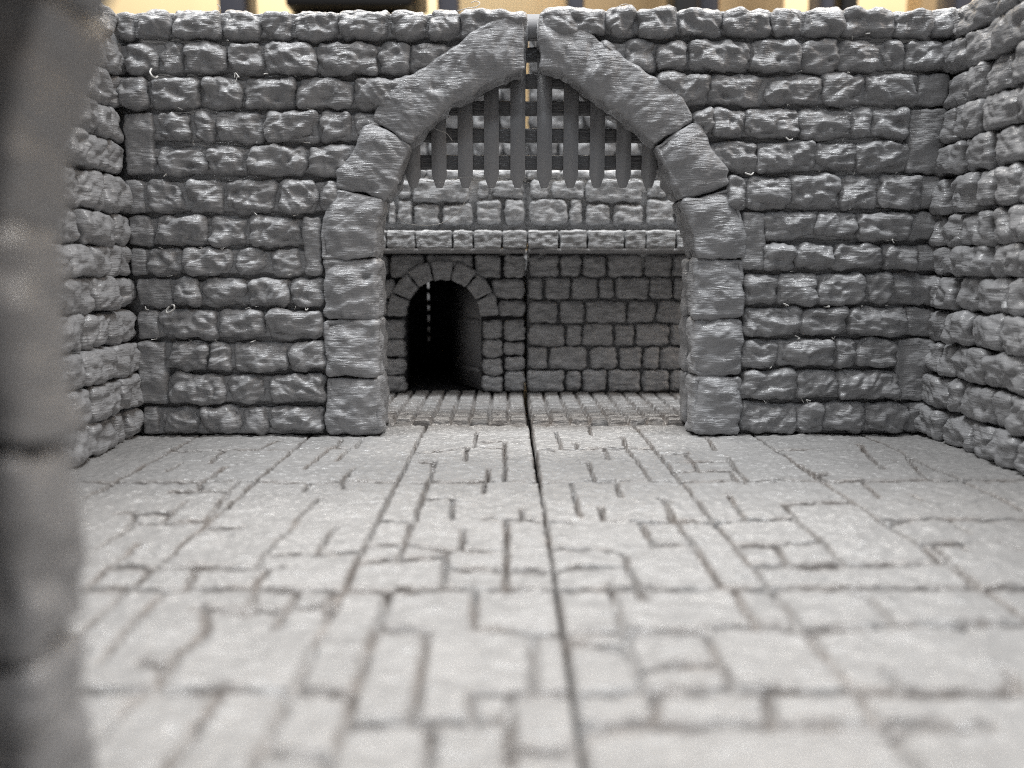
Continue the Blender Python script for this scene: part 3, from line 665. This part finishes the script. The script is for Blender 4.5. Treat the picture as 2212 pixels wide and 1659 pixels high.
# ------------------------------------------------------------------ room around
b = MB(); b.box((-150, -80, -3.0), (150, 140, -.56)); t_ = b.build('table', M_TABLE, None, smooth=False); tag(t_, kind='structure')
b = MB(); b.box((-160, 120, -60), (160, 124, 160)); t_ = b.build('background_wall', M_WOOD, None, smooth=False); tag(t_, kind='structure')
def post(sx0, sx1, Y, mat, name, lab, cat, z0=-.55, z1=60, d=3, grp=None):
    a = onY(sx0, 20, Y)[0]; c = onY(sx1, 20, Y)[0]; b = MB(); w = c-a
    b.box((a, Y, z0), (c, Y+d, z1)); 
    o = b.build(name, mat, None, smooth=False); tag(o, lab, cat, grp); md = o.modifiers.new('bevel', 'BEVEL'); md.width = .002; md.segments = 2
    return o
post(638, 718, 58, M_POST, 'shelf_post', 'blurred dark grey post behind the wall top, leftmost of the posts', 'shelf post', grp='blurred posts behind the wall')
post(1280, 1342, 58, M_POST, 'shelf_post', 'blurred grey post just left of the arch top', 'shelf post', grp='blurred posts behind the wall')
post(1664, 1712, 58, M_POST, 'shelf_post', 'thin blurred grey post just right of the arch top', 'shelf post', grp='blurred posts behind the wall')
post(2410, 2447, 58, M_POST, 'shelf_post', 'thin blurred grey post, left one of the close pair at right', 'shelf post', grp='blurred posts behind the wall')
post(2803, 2860, 58, M_POST, 'shelf_post', 'blurred grey post beside the right corner, rightmost of the posts', 'shelf post', grp='blurred posts behind the wall')
post(2464, 2516, 60, M_BLACK, 'dark_strut', 'blurred black strut, right one of the close pair at right', 'strut')
post(1975, 2046, 57, M_BLACK, 'dark_strut', 'wide blurred black strut above the right side of the arch', 'strut')
post(2050, 2108, 62, M_POST, 'shelf_post', 'blurred grey post touching the wide black strut', 'shelf post', grp='blurred posts behind the wall')
z0_ = onY(900, 16, 55)[1]
post(835, 1205, 55, M_BLACK, 'black_box', 'blurred black box on a shelf behind the left part of the wall top', 'box', z0=z0_, z1=z0_+25, d=12)
post(760, 1270, 56, M_WOOD, 'shelf_board', 'pale wooden board under the blurred black box', 'shelf board', z0=z0_-3, z1=z0_-.15, d=14)
post(1712, 1978, 70, M_TAN, 'wooden_panel', 'blurred tan wooden panel right of the arch top', 'panel')
post(2108, 2300, 72, M_TAN, 'wooden_panel', 'blurred tan wooden panel between the black strut and the thin posts', 'panel')
post(2700, 2800, 74, M_TAN, 'wooden_panel', 'narrow blurred tan panel beside the right corner', 'panel')
post(1342, 1660, 76, M_TAN if False else M_WOOD, 'wooden_panel', 'blurred pale wooden panel directly behind the arch top', 'panel')

# ------------------------------------------------------------------ light
w = bpy.data.worlds.new('World'); scene.world = w; w.use_nodes = True
w.node_tree.nodes['Background'].inputs[0].default_value = (.93, .95, 1, 1); w.node_tree.nodes['Background'].inputs[1].default_value = .11
def lamp(name, loc, target, sx, sy, power, col):
    l = bpy.data.lights.new(name, 'AREA'); l.shape = 'RECTANGLE'; l.size = sx; l.size_y = sy; l.energy = power; l.color = col
    o = bpy.data.objects.new(name, l); COL.objects.link(o); o.location = loc
    from mathutils import Vector
    o.rotation_euler = (Vector(target)-Vector(loc)).to_track_quat('-Z', 'Y').to_euler(); return o
lamp('ceiling_lamp', (.0, .22, 1.25), (0, .2, 0), 2.2, 1.5, 25, (1, .97, .94))
lamp('glint_strip', (-.28, .05, 1.0), (0, .15, 0), .08, .35, 7.5, (.95, .98, 1))  # unseen strip added for glints and stronger relief on the stones
lamp('glint_strip', (.38, .05, 1.0), (0, .15, 0), .08, .35, 6.5, (.95, .98, 1))  # matching added strip on the right
lamp('glint_strip', (.05, -.75, .95), (0, .15, 0.02), .9, .06, 2.2, (.88, .94, 1))  # third unseen strip, added for weak cool glints from the front
lamp('warm_side_fill', (.75, -.1, .6), (0, .1, .03), .5, .3, 1.7, (1, .84, .70))  # unseen warm fill added to brighten the near pillar and left wall
lamp('backdrop_fill', (.1, .7, 1.0), (0, 1.2, .2), 1.6, .2, 22, (1, .95, .88))  # unseen fill added to brighten the wooden background

scene.view_settings.view_transform = 'Standard'; scene.view_settings.look = 'None'; scene.view_settings.exposure = 0; scene.view_settings.gamma = 1
scene.view_settings.use_curve_mapping = False
scene.cycles.use_denoising = False; scene.cycles.filter_width = 1.05
scene.cycles.sample_clamp_direct = 8
scene.cycles.max_bounces = 6
scene.cycles.sample_clamp_indirect = 6
for o in list(bpy.data.objects):
    if '_o' in o: del o['_o']
